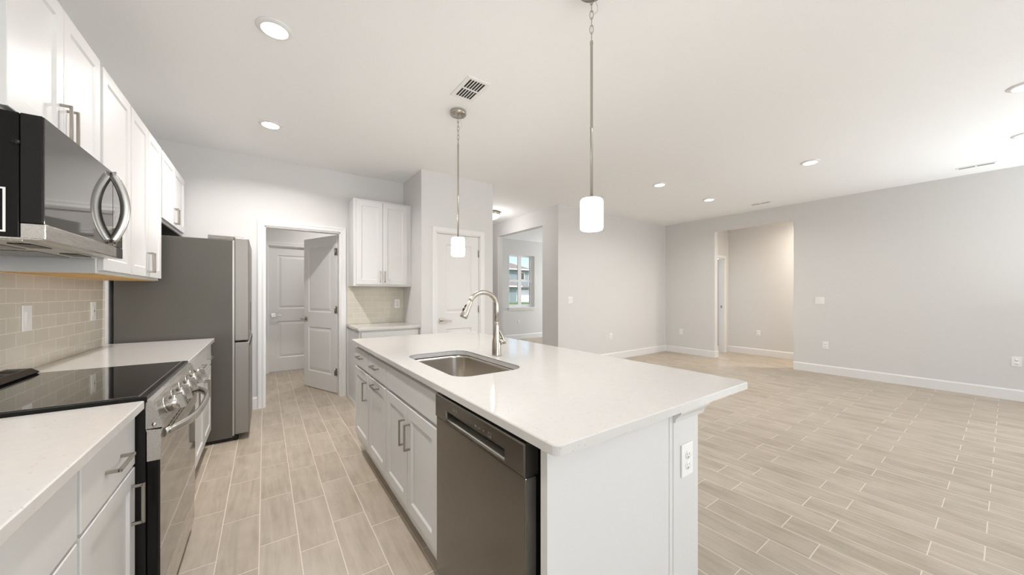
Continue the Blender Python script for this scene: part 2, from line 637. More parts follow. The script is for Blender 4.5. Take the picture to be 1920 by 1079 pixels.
baseboard('baseboard_bedroom', XR + .12, 5.6, 9.5, 5.6, 0, -1, 'white baseboard in the bright bedroom')


def casing(name, x0, x1, top, yw, label, w=.062):
    """moulded door casing on a wall looking toward -y"""
    m = MB()
    prof = [(0, 0), (0, .010), (.012, .016), (.03, .014), (.05, .019), (w, .019), (w, 0)]   # 0 = inner edge
    m.prism([(x0 - a, yw - b) for a, b in prof], 'z', 0, top)
    m.prism([(x1 + a, yw - b) for a, b in prof], 'z', 0, top)
    # head, mitred
    n = len(prof)
    A = [m.bm.verts.new((x0 - a, yw - b, top + a)) for a, b in prof]
    B = [m.bm.verts.new((x1 + a, yw - b, top + a)) for a, b in prof]
    m.bm.faces.new(A); m.bm.faces.new(B)
    for i in range(n):
        m.bm.faces.new((A[i], A[(i + 1) % n], B[(i + 1) % n], B[i]))
    A = [m.bm.verts.new((x0 - a, yw - b, top)) for a, b in prof]
    for sx, s in ((x0, -1), (x1, 1)):
        A = [m.bm.verts.new((sx + s * a, yw - b, top)) for a, b in prof]
        B = [m.bm.verts.new((sx + s * a, yw - b, top + a)) for a, b in prof]
        for i in range(n - 1):
            m.bm.faces.new((A[i], A[i + 1], B[i + 1], B[i]))
    # jamb lining
    m.box(x0 - .001, x0 + .012, yw, yw + .112, 0, top)
    m.box(x1 - .012, x1 + .001, yw, yw + .112, 0, top)
    m.box(x0, x1, yw, yw + .112, top - .012, top + .001)
    return struct(name, m, M['trim'], label, 'door casing')


casing('trim_1', 0, .779, DH, YB, 'white moulded casing around the laundry doorway')
casing('trim_2', .05, .86, 2.07, 6.92, 'white casing around the far laundry door')
casing('trim_3', 1.776, 2.404, 2.07, YPF, 'white casing around the pantry door')
casing('trim_4', 7.56, 8.25, 2.06, 3.60, 'white casing of the bedroom doorway in the hall')

RAISED = [(0, 0), (.010, .009), (.022, .009), (.052, .002)]


def lever(parent, x, z, yf, direction):
    m = MB().box(x - .033, x + .033, yf - .009, yf, z - .033, z + .033, .003)
    m.lathe([(.012, 0), (.011, .045)], (x, yf - .005, z), 16, (0, -1, 0))
    h = m.build('lever_handle', M['chrome'], parent)
    m = MB().box(min(x - .008 * direction, x + .12 * direction), max(x - .008 * direction, x + .12 * direction), yf - .058, yf - .043, z - .009, z + .009, .004)
    m.build('lever', M['chrome'], h)
    return h


def hinge(parent, x, z, yf):
    m = MB().box(x - .004, x + .032, yf - .003, yf + .003, z - .045, z + .045)
    m.lathe([(.007, -.046), (.007, .046)], (x - .006, yf - .004, z), 12)
    return m.build('hinge', M['hinge'], parent)


def panel_door(name, label, w, h, loc, rz, lever_x=None, lever_dir=1, hinge_x=None, mid=.96):
    o = MB()
    s = .115
    o.slab(0, w, .008, h, 0, .035, [(s, w - s, .23, mid - .125), (s, w - s, mid + .08, h - .13)], RAISED)
    d = struct(name, o, M['door'], label, 'door', loc=loc, rz=rz)
    if lever_x is not None:
        lever(d, lever_x, .94, 0, lever_dir)
    if hinge_x is not None:
        for z in (.28, 1.08, 1.83):
            hinge(d, hinge_x, z, 0)
    return d


# open laundry door: hinged on the right jamb, swung into the laundry
hx, hy = .762, YB + .114
ang = math.atan2(5.70 - hy, .452 - hx)
d1 = panel_door('door_1', 'white two-panel door standing open into the laundry', .775, 2.045, (.452, 5.70, 0), ang + math.pi, lever_x=.06, lever_dir=-.5, hinge_x=.757)
panel_door('door_2', 'closed white two-panel door at the back of the laundry', .786, 2.055, (.062, 6.945, 0), 0, lever_x=.058, lever_dir=1)
panel_door('door_3', 'closed white two-panel pantry door behind the pendant lamp', .602, 2.055, (1.789, YPF + .012, 0), 0, lever_x=.058, lever_dir=1, hinge_x=.602)
# strike plate on the bedroom jamb
m = MB().box(8.235, 8.24, 3.64, 3.67, .97, 1.03)
struct('trim_5', m, M['hinge'], 'small strike plate on the bedroom door jamb', 'strike plate')

# window of the front room
wy = 8.14
w1 = MB()
x0, x1, z0, z1 = 5.58, 6.49, .90, 2.395
w1.box(x0, x0 + .06, wy, wy + .04, z0, z1).box(x1 - .10, x1, wy, wy + .04, z0, z1).box(x0 + .06, x1 - .10, wy, wy + .04, z0, z0 + .08).box(x0 + .06, x1 - .10, wy, wy + .04, z1 - .04, z1)
w1.box(x1 - .004, x1 - .0005, 8.041, wy, z0 + .001, z1).box(x0, x1, 8.041, wy, z1 - .004, z1 - .0005)
win = struct('window_1', w1, M['vinyl'], 'white grid window of the front room looking onto a house', 'window')
m = MB().box(x0 + .06, x1 - .10, wy - .012, wy + .03, 1.626, 1.687)
m.build('meeting_rail', M['vinyl'], win)
m = MB().box(5.955, 6.07, wy - .005, wy + .03, z0 + .08, z1 - .04)
m.build('mullion', M['vinyl'], win)
m = MB().box(x0 + .06, x1 - .10, wy + .032, wy + .036, z0 + .08, z1 - .04)
m.build('pane', M['glass'], win)
m = MB().box(x0 - .04, x1 + .04, 8.0, 8.135, .87, .9005, .003).box(x0 - .02, x1 + .02, 8.022, 8.04, .82, .87)
m.build('window_sill', M['trim'], win)

# ------------------------------------------------------------------ kitchen tile
tag(MB().box(XW + .0005, XW + .008, -.8, 3.81, CT, 1.385).build('tile_backsplash', M['tile']), 'greige subway tile backsplash behind the range', 'backsplash')
tag(MB().box(.86, XPS, YB - .008, YB, CT - .012, 1.380).build('tile_backsplash', M['tile_b']), 'small greige subway tile backsplash beside the pantry', 'backsplash')

# ------------------------------------------------------------------ cabinets
SHAKER = [(0, 0), (.004, .0035), (.009, .0075)]


def pull(parent, x, z, vertical, L=.135):
    """square bar pull standing off a front at y = -.021"""
    y0, y1, t = -.021, -.054, .0045
    m = MB()
    if vertical:
        m.box(x - t, x + t, y1, y1 + 2 * t, z - L / 2, z + L / 2, .0012)
        for s in (-1, 1):
            m.box(x - t, x + t, y1 + t, y0 + .002, z + s * (L / 2 - t) - t, z + s * (L / 2 - t) + t, .0008)
    else:
        m.box(x - L / 2, x + L / 2, y1, y1 + 2 * t, z - t, z + t, .0012)
        for s in (-1, 1):
            m.box(x + s * (L / 2 - t) - t, x + s * (L / 2 - t) + t, y1 + t, y0 + .002, z - t, z + t, .0008)
    return m.build('handle', M['pull'], parent)


def cabinet(name, label, loc, rz, Wd, H, D, fronts, toe=0., group=None, under=None, hollow=False):
    root = thing(name, label, 'cabinet', loc, rz, group)
    if hollow:
        m = MB().box(0, .018, 0, D, toe, H).box(Wd - .018, Wd, 0, D, toe, H).box(.018, Wd - .018, 0, .018, toe, H)
        m.box(.018, Wd - .018, D - .012, D, toe, H).box(.018, Wd - .018, .018, D - .012, toe, toe + .018)
    else:
        m = MB().box(0, Wd, 0, D, toe, H, .0015)
    if toe:
        m.box(.002, Wd - .002, .075, D, 0, toe)
    m.build('body', M['cab'], root)
    if under:
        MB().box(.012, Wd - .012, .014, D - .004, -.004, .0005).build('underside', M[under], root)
    for f in fronts:
        kind, x0, x1, z0, z1, hd = f
        m = MB()
        if kind == 'door':
            s = .057
            m.slab(x0, x1, z0, z1, -.021, .0195, [(x0 + s, x1 - s, z0 + s, z1 - s)], SHAKER)
        else:
            m.slab(x0, x1, z0, z1, -.021, .0195)
        d = m.build(kind, M['cab'], root)
        if hd:
            pull(d, hd[1], hd[2], hd[0] == 'v')
    return root


P90 = R(90)
XF = -.67            # upper frames; door faces 2 cm in front
DU = XF - XW - .001
# left run, wall cabinets (local x = world Y)
UZ0, UZ1 = 1.387, 2.418
def upper(name, label, y0, y1, z0, z1, fronts, **k):
    return cabinet(name, label, (XF, y0, z0), P90, y1 - y0, z1 - z0, DU, fronts, **k)

GU = 'white wall cabinets along the range wall'
hz = 1.913
upper('wall_cabinet', 'white two-door wall cabinet above the microwave', 1.775, 2.555, 1.862, UZ1,
      [('door', .006, .380, .008, .552, ('v', .352, .098)), ('door', .384, .758, .008, .552, ('v', .412, .098))], group=GU)
upper('wall_cabinet', 'white single-door wall cabinet right of the microwave', 2.556, 3.014, UZ0, UZ1,
      [('door', .020, .452, .016, 1.023, ('v', .052, .19))], group=GU, under='birch')
upper('wall_cabinet', 'white double-door wall cabinet next to the refrigerator', 3.015, 3.775, UZ0, UZ1,
      [('door', .006, .376, .016, 1.023, ('v', .348, .115)), ('door', .380, .745, .016, 1.023, ('v', .408, .115))], group=GU, under='birch')
upper('wall_cabinet', 'short white two-door cabinet above the refrigerator', 3.776, 4.80, 1.862, UZ1,
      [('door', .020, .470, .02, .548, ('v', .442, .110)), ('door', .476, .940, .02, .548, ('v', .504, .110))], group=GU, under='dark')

# left run, base cabinets
XBF = -.387
DB = XBF - XW - .001
GB = 'white base cabinets along the range wall'
HB = .884
def base(label, y0, y1, fronts, group=GB):
    return cabinet('base_cabinet', label, (XBF, y0, 0), P90, y1 - y0, HB, DB, fronts, toe=.105, group=group)

base('white drawer base cabinet in the near left corner', .50, 1.295,
     [('drawer', .006, .786, .700, .862, ('h', .396, .780)), ('door', .006, .392, .150, .690, ('v', .364, .6)), ('door', .398, .786, .150, .690, ('v', .426, .6))])
base('narrow white drawer base cabinet just left of the range', 1.296, 1.752,
     [('drawer', .010, .446, .700, .862, ('h', .235, .782)), ('door', .010, .446, .150, .690, ('v', .405, .575))])
base('narrow white base cabinet just right of the range', 2.598, 3.02,
     [('drawer', .008, .414, .700, .862, ('h', .21, .782)), ('door', .008, .414, .150, .690, ('v', .375, .6))])
base('white two-door base cabinet against the refrigerator', 3.021, 3.86,
     [('drawer', .008, .410, .700, .862, ('h', .21, .782)), ('drawer', .416, .830, .700, .862, ('h', .622, .782)),
      ('door', .008, .410, .150, .690, ('v', .380, .575)), ('door', .416, .830, .150, .690, ('v', .446, .575))])


def round_rect(x0, x1, y0, y1, r, n=6, corners=(1, 1, 1, 1)):
    pts = []
    for (cx, cy, a0), on in zip(((x1 - r, y1 - r, 0), (x0 + r, y1 - r, 90), (x0 + r, y0 + r, 180), (x1 - r, y0 + r, 270)), corners):
        if on:
            pts += [(cx + r * math.cos(R(a0 + 90 * k / n)), cy + r * math.sin(R(a0 + 90 * k / n))) for k in range(n + 1)]
        else:
            pts.append((cx + r * (1 if a0 in (0, 270) else -1), cy + r * (1 if a0 in (0, 90) else -1)))
    return pts


def slab_top(outer, holes, z0, z1, name, m, e=.003):
    """worktop with eased upper edge and cut-outs"""
    bm = bmesh.new()
    def loop(pts, z):
        vs = [bm.verts.new((p[0], p[1], z)) for p in pts]
        return vs, [bm.edges.new((vs[i], vs[(i + 1) % len(vs)])) for i in range(len(vs))]
    def inset(pts, d):
        n = len(pts); out = []
        for i in range(n):
            a = Vector(pts[i - 1]); b = Vector(pts[i]); c = Vector(pts[(i + 1) % n])
            n1 = Vector((-(b - a).y, (b - a).x)).normalized(); n2 = Vector((-(c - b).y, (c - b).x)).normalized()
            k = (n1 + n2)
            k = k / max(.2, k.length_squared) * 2
            out.append((b.x + k.x * d, b.y + k.y * d))
        return out
    tops, bots = [], []
    for pts, s in [(outer, 1)] + [(h, -1) for h in holes]:
        a, ea = loop(inset(pts, e * s), z1)
        b, _ = loop(pts, z1 - e)
        c, ec = loop(pts, z0)
        tops += ea; bots += ec
        n = len(pts)
        for i in range(n):
            j = (i + 1) % n
            for p, q in ((a, b), (b, c)):
                f = bm.faces.new((p[i], p[j], q[j], q[i]))
                f.smooth = False
    bmesh.ops.triangle_fill(bm, edges=tops, use_beauty=True)
    bmesh.ops.triangle_fill(bm, edges=bots, use_beauty=True)
    bmesh.ops.recalc_face_normals(bm, faces=bm.faces)
    me = bpy.data.meshes.new(name)
    bm.to_mesh(me); bm.free()
    me.materials.append(m)
    o = bpy.data.objects.new(name, me)
    COL.objects.link(o)
    return o

XE = -.3455
tag(slab_top([(XW + .0085, .45), (XE, .45), (XE, 1.752), (XW + .0085, 1.752)], [], HB + .0006, CT, 'countertop', M['quartz']),
    'speckled white quartz countertop in the near left corner', 'countertop')
tag(slab_top([(XW + .0085, 2.598), (XE, 2.598), (XE, 3.868), (XW + .0085, 3.868)], [], HB + .0006, CT, 'countertop', M['quartz']),
    'white quartz countertop between the range and the refrigerator', 'countertop')

# end wall cabinets beside the pantry (facing -Y)
cabinet('wall_cabinet', 'white two-door wall cabinet beside the laundry doorway', (.872, 4.54, 1.380), 0, XPS - .874, 1.062, YB - 4.541,
        [('door', .030, .336, .022, 1.040, ('v', .310, .120)), ('door', .339, .645, .022, 1.040, ('v', .365, .120))])
cabinet('base_cabinet', 'white base cabinet between laundry doorway and pantry', (.872, 4.235, 0), 0, XPS - .874, .870, YB - 4.236,
        [('drawer', .02, .68, .690, .845, ('h', .35, .77)), ('door', .02, .346, .15, .68, ('v', .32, .58)), ('door', .352, .68, .15, .68, ('v', .378, .58))], toe=.105)
tag(slab_top([(.855, 4.195), (XPS - .001, 4.195), (XPS - .001, YB - .0085), (.855, YB - .0085)], [], .8705, .899, 'countertop', M['quartz']),
    'small white quartz countertop beside the pantry wall', 'countertop')
m = MB().prism([(0, 0), (.012, 0), (.012, .006), (.006, .012), (0, .014)], 'y', 4.25, YB - .02)
m2 = m.build('trim_6', M['trim'], None, (.860, 0, 0)); tag(m2, 'white quarter-round at the foot of the end cabinet', 'trim', kind='structure')

# ------------------------------------------------------------------ island
XIF = .624           # face frame
YN = .705            # near end panel face
N90 = -P90
DI = .585
GI = 'white island cabinets'
def island(label, y_far, y_near, fronts, **k):
    return cabinet('base_cabinet', label, (XIF, y_far, 0), N90, y_far - y_near, HB, DI, fronts, toe=.105, group=GI, **k)

island('white island cabinet at the far end with one drawer above one door', 3.085, 2.626,
       [('drawer', .022, .448, .722, .852, ('h', .235, .80)), ('door', .022, .448, .170, .704, ('v', .405, .580))])
island('white island pull-out cabinet with horizontal pull on its door', 2.625, 2.190,
       [('drawer', .008, .426, .722, .852, ('h', .215, .80)), ('door', .008, .426, .170, .704, ('h', .215, .672))])
island('white island sink cabinet with false front and paired handles', 2.189, 1.404,
       [('false_front', .008, .777, .722, .854, None), ('door', .008, .390, .170, .704, ('v', .352, .560)), ('door', .396, .777, .170, .704, ('v', .434, .560))], hollow=True)
# panel and post at the near end
o = MB().box(XIF - .012, 1.190, YN, YN + .028, 0, HB - .0005, .001).build('end_panel', M['cab'])
tag(o, 'plain white end panel of the island beside the dishwasher', 'panel')
t = thing('island_knee_wall', 'white island back wall post with crown under the counter overhang', 'half wall', (1.212, YN - .004, 0))
L = 3.085 - YN
MB().box(0, .175, 0, L, 0, HB - .0005, .002).build('body', M['cab'], t)
prof = [(.175, .820), (.181, .820), (.186, .836), (.204, .858), (.206, HB - .0005), (.175, HB - .0005)]
MB().prism(prof, 'y', -.008, L).prism([(-p[0] + .175, p[1]) for p in prof], 'x', 0, .206).build('crown_moulding', M['cab'], t)
MB().box(-.0215, -.0002, .003, .03, 0, HB - .0005).build('scribe_strip', M['cab'], t)

hole = round_rect(.695, 1.085, 1.405, 2.115, .085, 8)
XI0, XI1, YI0, YI1 = .5842, 1.6955, .6392, 3.127
tag(slab_top(round_rect(XI0, XI1, YI0, YI1, .022, 5), [hole[::-1]], HB + .0006, CT, 'countertop', M['quartz']),
    'large speckled white quartz island countertop with sink cut-out', 'countertop')

# sink basin
t = thing('kitchen_sink', 'stainless undermount sink set into the island countertop', 'sink', (.89, 1.76, HB - .22))
bm = MB()
levels = [(.014, .218), (.004, .217), (.004, .20), (-.004, .06), (-.016, .025), (-.045, .006), (-.11, .0)]
rings = []
for grow, z in levels:
    pts = round_rect(.695 - grow - .89, 1.085 + grow - .89, 1.405 - grow - 1.76, 2.115 + grow - 1.76, max(.05, .085 + grow), 8)
    rings.append([bm.bm.verts.new((x, y, z)) for x, y in pts])
for a, b in zip(rings, rings[1:]):
    for k in range(len(a)):
        f = bm.bm.faces.new((a[k], a[(k + 1) % len(a)], b[(k + 1) % len(a)], b[k])); f.smooth = True
bm.bm.faces.new(rings[-1])
bs = bm.build('basin', M['sink'], t)
MB().lathe([(.044, 0), (.044, .004), (.036, .006), (.03, .002), (.0, .002)], (0, 0, .0005), 24).build('drain', M['chrome'], t)

# faucet, plane turned toward the sink
t = thing('kitchen_faucet', 'brushed nickel pull-down gooseneck faucet behind the sink', 'faucet', (1.152, 1.795, CT))
MB().lathe([(.0285, 0), (.0285, .004), (.0275, .04), (.027, .075), (.0255, .09), (.021, .115), (.0165, .145), (.0142, .175), (.0138, .205), (.0132, .2055)], (0, 0, 0), 28).build('body', M['nickel'], t)
path = [(0, 0, .20), (0, 0, .27), (0, 0, .305)]
cx, rx, rz_ = -.092, .092, .078
for k in range(1, 20):
    a = R(k * 160 / 19)
    path.append((cx + rx * math.cos(a), .004 * math.sin(a), .305 + rz_ * math.sin(a)))
MB().tube(path, .0135, 16).build('spout', M['nickel'], t)
e = Vector(path[-1]); dr = (Vector(path[-1]) - Vector(path[-2])).normalized()
hd = MB()
hd.lathe([(.0138, -.004), (.0150, .004), (.0162, .03), (.0195, .07), (.0225, .098), (.0215, .104), (.016, .106)], e, 24, dr)
sp = hd.build('spray_head', M['nickel'], t)
sd_ = Vector((-1, 0, 0)) - dr * Vector((-1, 0, 0)).dot(dr)
sd_.normalize()
for q in (.04, .062):
    c = e + dr * q + sd_ * (.0165 + .0035 * (q - .04) / .03)
    MB().tube([c - dr * .008, c + dr * .008], .0048, 8).build('button', M['black'], sp)
sdir = Vector((.80, -.60, 0))
lv = MB()
lp = [Vector((0, 0, .088)) + sdir * .012, Vector((0, 0, .085)) + sdir * .034, Vector((0, 0, .084)) + sdir * .044]
lv.tube(lp, [.020, .0185, .013], 14)
bl = [Vector((0, 0, .072)) + sdir * .052, Vector((0, 0, .092)) + sdir * .045, Vector((0, 0, .118)) + sdir * .034, Vector((0, 0, .142)) + sdir * .022, Vector((0, 0, .160)) + sdir * .013]
lv.tube(bl, [.008, .0095, .0085, .007, .005], 12)
lv.build('lever', M['nickel'], t)

# ------------------------------------------------------------------ dishwasher (faces -X, between sink cabinet and end panel)
t = thing('dishwasher', 'slate grey dishwasher with recessed pocket handle in the island', 'dishwasher', (.592, 1.400, 0), N90)
WD = .622
MB().box(.012, WD - .005, .045, .56, .10, .868).box(.02, WD - .01, .09, .5, 0, .10).build('tub', M['black'], t)
MB().box(.002, WD, .003, .042, .105, .770, .004, 2).build('door_panel', M['slate'], t)
MB().box(WD - .0015, WD + .0012, .008, .040, .108, .768).build('edge_strip', M['slate_lite'], t)
cp = MB()
cp.slab(.002, WD + .001, .772, .868, -.002, .050, [(.105, .525, .779, .822)], [(0, 0), (.001, .006), (.002, .030)], .004)
cpo = cp.build('control_panel', M['slate'], t)
MB().prism([(.027, .780), (.0035, .780), (.0035, .784), (.026, .793)], 'x', .107, .523).build('pocket_lip', M['slate_lite'], cpo)
for k in range(3):
    MB().box(.17 + k * .014, .175 + k * .014, -.0026, -.0018, .836, .848).build('cycle_mark', M['slate_lite'], cpo)
for x in (.345, .372, .398):
    MB().box(x, x + .008, -.0026, -.0018, .833, .838).build('key_mark', M['slate_lite'], cpo)
mk = MB()
for a, b, c, d in ((.430, .448, .826, .828), (.430, .448, .840, .842), (.430, .432, .826, .842), (.446, .448, .826, .842)):
    mk.box(a, b, -.0026, -.0018, c, d)
mk.build('start_key', M['slate_lite'], cpo)

# ------------------------------------------------------------------ range (faces +X: local x = world Y)
RY0, RY1 = 1.762, 2.588
RW = RY1 - RY0
t = thing('electric_range', 'stainless slide-in electric range with black glass cooktop', 'range', (-.345, RY0, 0), P90)
MB().box(.002, RW - .002, 0, .60, .03, .900, .002).build('body', M['black'], t)
ct = MB().box(0, RW, -.004, .59, .9005, .9225, .003)
cto = ct.build('cooktop', M['blackgloss'], t)
MB().box(.018, RW - .018, .020, .50, .9226, .9245).build('glass', M['bglass'], cto)
MB().box(.019, RW - .019, .0185, .0200, .9226, .9252).box(.0185, .0197, .02, .50, .9226, .9250).build('trim_line', M['slate_lite'], cto)
# raised rear vent trim
v = MB()
v.prism([(.505, .9226), (.495, .932), (.52, .950), (.59, .952), (.602, .9226)], 'x', .03, RW - .03)
vo = v.build('vent_trim', M['black'], t)
for k in range(6):
    x = .10 + k * .115
    MB().prism([(.530, .9502), (.530, .9512), (.58, .9528), (.58, .9510)], 'x', x, x + .06).build('vent_slot', M['dark'], vo)
# sloping control fascia
cp = MB().prism([(-.006, .9095), (-.018, .905), (-.046, .806), (.0, .806), (.0, .9095)], 'x', .004, RW - .004)
fas = cp.build('control_panel', M['steel'], t)
MB().prism([(-.021, .903), (-.0485, .806), (-.044, .806), (-.0165, .903)], 'x', .0005, .012).build('end_cap', M['steel'], fas)
MB().lathe([(.007, 0), (.006, .004), (.0, .005)], (.0035, -.022, .820), 12, (-1, 0, 0)).build('screw', M['steel'], fas)
nrm = Vector((0, -.099, .028)).normalized()
kn = None
for yk in (.115, .255, .415, .575, .705):
    z = .857
    c = Vector((yk, -.032, z))
    q = MB()
    q.lathe([(.031, -.001), (.031, .004), (.028, .006)], c, 28, nrm)
    q.lathe([(.0285, .006), (.0285, .036), (.026, .039), (.0, .039)], c, 28, nrm)
    k = q.build('knob', M['steel_plain'], t)
    g = MB()
    up = Vector((0, .028, .099)).normalized()
    ax = Vector((1, 0, 0))
    B = [c + nrm * n_ + up * u_ + ax * a_ for n_ in (.038, .056) for u_ in (-.028, .028) for a_ in (-.010, .010)]
    for f in ((0, 1, 3, 2), (4, 5, 7, 6), (0, 1, 5, 4), (2, 3, 7, 6), (0, 2, 6, 4), (1, 3, 7, 5)):
        g.quad([B[i] for i in f])
    g.build('grip', M['steel_plain'], k)
# oven door
dr_ = MB().box(.006, RW - .006, -.032, -.001, .196, .795, .004)
door = dr_.build('oven_door', M['blackgloss'], t)
MB().box(.022, RW - .022, -.0345, -.0320, .202, .690).build('window', M['bglass'], door)
band = MB().box(.006, RW - .006, -.0395, -.0322, .690, .797, .002).box(.0045, .0062, -.039, -.003, .690, .797)
bo = band.build('top_rail', M['steel'], door)
ld = MB().prism([(-.001, .797), (-.0395, .797), (-.0395, .799), (-.001, .803)], 'x', .006, RW - .006)
ld.build('ledge', M['steel'], door)
for k in range(12):
    x = .10 + k * .053
    MB().box(x, x + .040, -.0400, -.0392, .772, .778).build('vent_slot', M['dark'], door)
    MB().box(x, x + .040, -.0400, -.0392, .756, .762).build('vent_slot', M['dark'], door)
hp = []
for k in range(25):
    u = -1 + 2 * k / 24
    x = RW / 2 + u * (RW / 2 - .045)
    y = -.040 - .072 * (1 - abs(u) ** 3.2)
    hp.append((x, y, .772))
MB().tube(hp, .0135, 12, flat=(.75, 1.25)).build('handle', M['steel_plain'], door)
dw = MB().box(.006, RW - .006, -.030, -.001, .055, .188, .004).build('warming_drawer', M['steel'], t)
MB().box(.03, RW - .03, .03, .5, 0, .03).build('plinth', M['black'], t)

# ------------------------------------------------------------------ microwave (faces +X)
t = thing('microwave', 'black and stainless over-the-range microwave under the short cabinet', 'microwave', (-.579, 1.779, 1.461), P90)
MWW, MWH = .756, .394
MB().box(.001, MWW - .001, .047, .370, .003, MWH, .002).build('body', M['blackgloss'], t)
d = MB().box(0, .622, 0, .045, .050, MWH, .002)
door = d.build('door', M['black'], t)
MB().box(.003, .620, -.003, .0005, .050, MWH - .002, .001).build('glass', M['mwglass'], door)
pn = MB().box(.625, MWW, -.003, .045, .050, MWH - .002, .001)
pno = pn.build('control_panel', M['mwglass'], t)
for a in range(3):
    for b in range(5):
        MB().box(.655 + a * .03, .668 + a * .03, -.0036, -.0028, .085 + b * .035, .089 + b * .035).build('key_mark', M['slate_lite'], pno)
MB().box(0, .622, -.006, .045, .0, .049, .002).build('lower_trim', M['steel'], t)
MB().box(.625, MWW, -.004, .045, .0, .049, .002).build('lower_trim', M['mwglass'], t)
hp = []
for k in range(21):
    u = -1 + k / 10
    hp.append((.596, -.004 - .045 * (1 - u * u), .222 + u * .160))
MB().tube(hp, .010, 12, flat=(1.7, .75), up=Vector((1, 0, 0))).build('handle', M['steel_plain'], door)
un = MB().box(.03, MWW - .03, .05, .345, -.006, .0028, .001).box(0, MWW, .0, .37, -.002, .0029)
uno = un.build('underside', M['steel'], t)
for x in (.06, .42):
    MB().box(x, x + .28, .15, .30, -.0085, -.006).build('grease_filter', M['slate'], uno)
    MB().box(x + .05, x + .19, .06, .11, -.009, -.006).build('lamp_cover', M['black'], uno)
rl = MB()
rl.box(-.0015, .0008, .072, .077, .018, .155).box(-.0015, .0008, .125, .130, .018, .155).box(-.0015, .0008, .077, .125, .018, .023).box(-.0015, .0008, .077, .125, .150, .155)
rlo = rl.build('side_frame', M['plate'], t)  # thin white rectangular frame on the near side of the case
rlo['label'] = 'white edged frame on the side of the case'
MB().lathe([(.010, 0), (.008, .004), (.0, .005)], (.0005, .052, .300), 14, (-1, 0, 0)).build('screw', M['black'], t)

# ------------------------------------------------------------------ refrigerator (faces +X)
t = thing('refrigerator', 'grey french-door refrigerator at the end of the left run', 'refrigerator', (-.228, 3.905, 0), P90)
FW = .89
MB().box(0, FW, 0, .707, .03, 1.757, .006, 2).build('body', M['fridge'], t)
for x0, x1 in ((0, FW / 2 - .003), (FW / 2 + .003, FW)):
    d = MB().box(x0, x1, -.113, -.010, .872, 1.780, .010, 3).build('door', M['fridge_door'], t)
    s = 1 if x0 == 0 else -1
    xc = x1 if s == 1 else x0
    MB().box(xc - (.022 if s == 1 else -.002), xc + (-.002 if s == 1 else .022), -.1145, -.090, .93, 1.205).build('pocket_handle', M['dark'], d)
d = MB().box(0, FW, -.118, -.010, .052, .862, .010, 3).build('freezer_drawer', M['fridge_door'], t)
MB().box(.03, FW - .03, -.1195, -.09, .815, .850).build('pocket_handle', M['dark'], d)
MB().box(.004, FW - .004, -.012, .002, .045, 1.757).build('door_gasket', M['slate_lite'], t)
for y0, y1 in ((.005, .10), (FW - .10, FW - .005)):
    h = MB().box(y0, y1, -.005, .165, 1.757, 1.792, .003).build('hinge_cover', M['gplastic'], t)
    MB().box(y0 + .015, y1 - .03, -.075, -.003, 1.7805, 1.794, .003).lathe([(.014, 0), (.014, .016)], (y0 + .04, -.055, 1.780), 14).build('hinge', M['chrome'], h)
MB().box(.01, FW - .01, -.03, .60, .012, .045).build('kick_grille', M['black'], t)
for x in (.04, FW - .04):
    for y in (-.02, .62):
        MB().lathe([(.02, 0), (.02, .03)], (x, y, 0), 14).build('foot', M['black'], t)

# ------------------------------------------------------------------ outlets and switches
def outlet(label, loc, rz, kind='outlet', gangs=1, w=.074, h=.118, group='white outlet plates'):
    """plate on a wall looking toward local -y"""
    name = {'outlet': 'wall_outlet', 'switch': 'light_switch', 'gfci': 'wall_outlet'}[kind]
    m = MB().box(-w / 2, w / 2, -.006, -.0002, -h / 2, h / 2, .002)
    o = m.build(name, M['plate'], None, loc, rz)
    tag(o, label, 'switch' if kind == 'switch' else 'outlet', group)
    if kind == 'switch':
        for g in range(gangs):
            x = (g - (gangs - 1) / 2) * .046
            MB().prism([(-.006, -.033), (-.0085, -.033), (-.0115, .033), (-.006, .033)], 'x', x - .0165, x + .0165).build('rocker', M['plate'], o)
    elif kind == 'gfci':
        r = MB().box(-.0165, .0165, -.0085, -.006, -.034, .034, .001).build('receptacle', M['plate'], o)
        s = MB()
        for z in (-.022, .022):
            s.box(-.007, -.005, -.0089, -.0084, z - .004, z + .004).box(.004, .006, -.0089, -.0084, z - .003, z + .003)
        s.box(-.008, .008, -.0092, -.0084, -.007, -.001).box(-.008, .008, -.0092, -.0084, .001, .007)
        s.build('slot', M['slot'], r)
    else:
        for z in (-.0195, .0195):
            r = MB().lathe([(.0165, 0), (.0165, .0025), (.0, .0025)], (0, -.006, z), 20, (0, -1, 0)).build('receptacle', M['plate'], o)
            MB().box(-.0075, -.0055, -.0090, -.0084, z - .001, z + .007).box(.0045, .0065, -.0090, -.0084, z - .001, z + .006).lathe([(.0025, 0), (.0025, .0006)], (0, -.0084, z - .008), 10, (0, -1, 0)).build('slot', M['slot'], r)
    return o


outlet('white switch plate on the tile nearest the camera', (XW + .008, 2.768, 1.168), P90, 'switch', w=.084, h=.126)
outlet('white outlet with test buttons on the tile by the refrigerator', (XW + .008, 3.583, 1.170), P90, 'gfci', w=.080, h=.126)
outlet('white outlet on the small backsplash beside the pantry', (1.487, YB - .008, 1.153), 0)
outlet('white outlet on the near end of the island', (1.299, YN - .004, .665), 0, w=.078, h=.122)
outlet('white double switch on the living room back wall', (4.407, YL, 1.177), 0, 'switch', 2, w=.118)
outlet('white outlet low on the living room back wall', (5.50, YL, .462), 0)
outlet('white outlet low between living room corner and hall opening', (XR, 4.10, .467), N90)
outlet('white double switch right of the hall opening', (XR, 1.772, 1.176), N90, 'switch', 2, w=.118)
outlet('white outlet below the double switch by the hall opening', (XR, 1.702, .458), N90)
outlet('white outlet low on the side wall at the right edge', (XR, -.057, .470), N90)
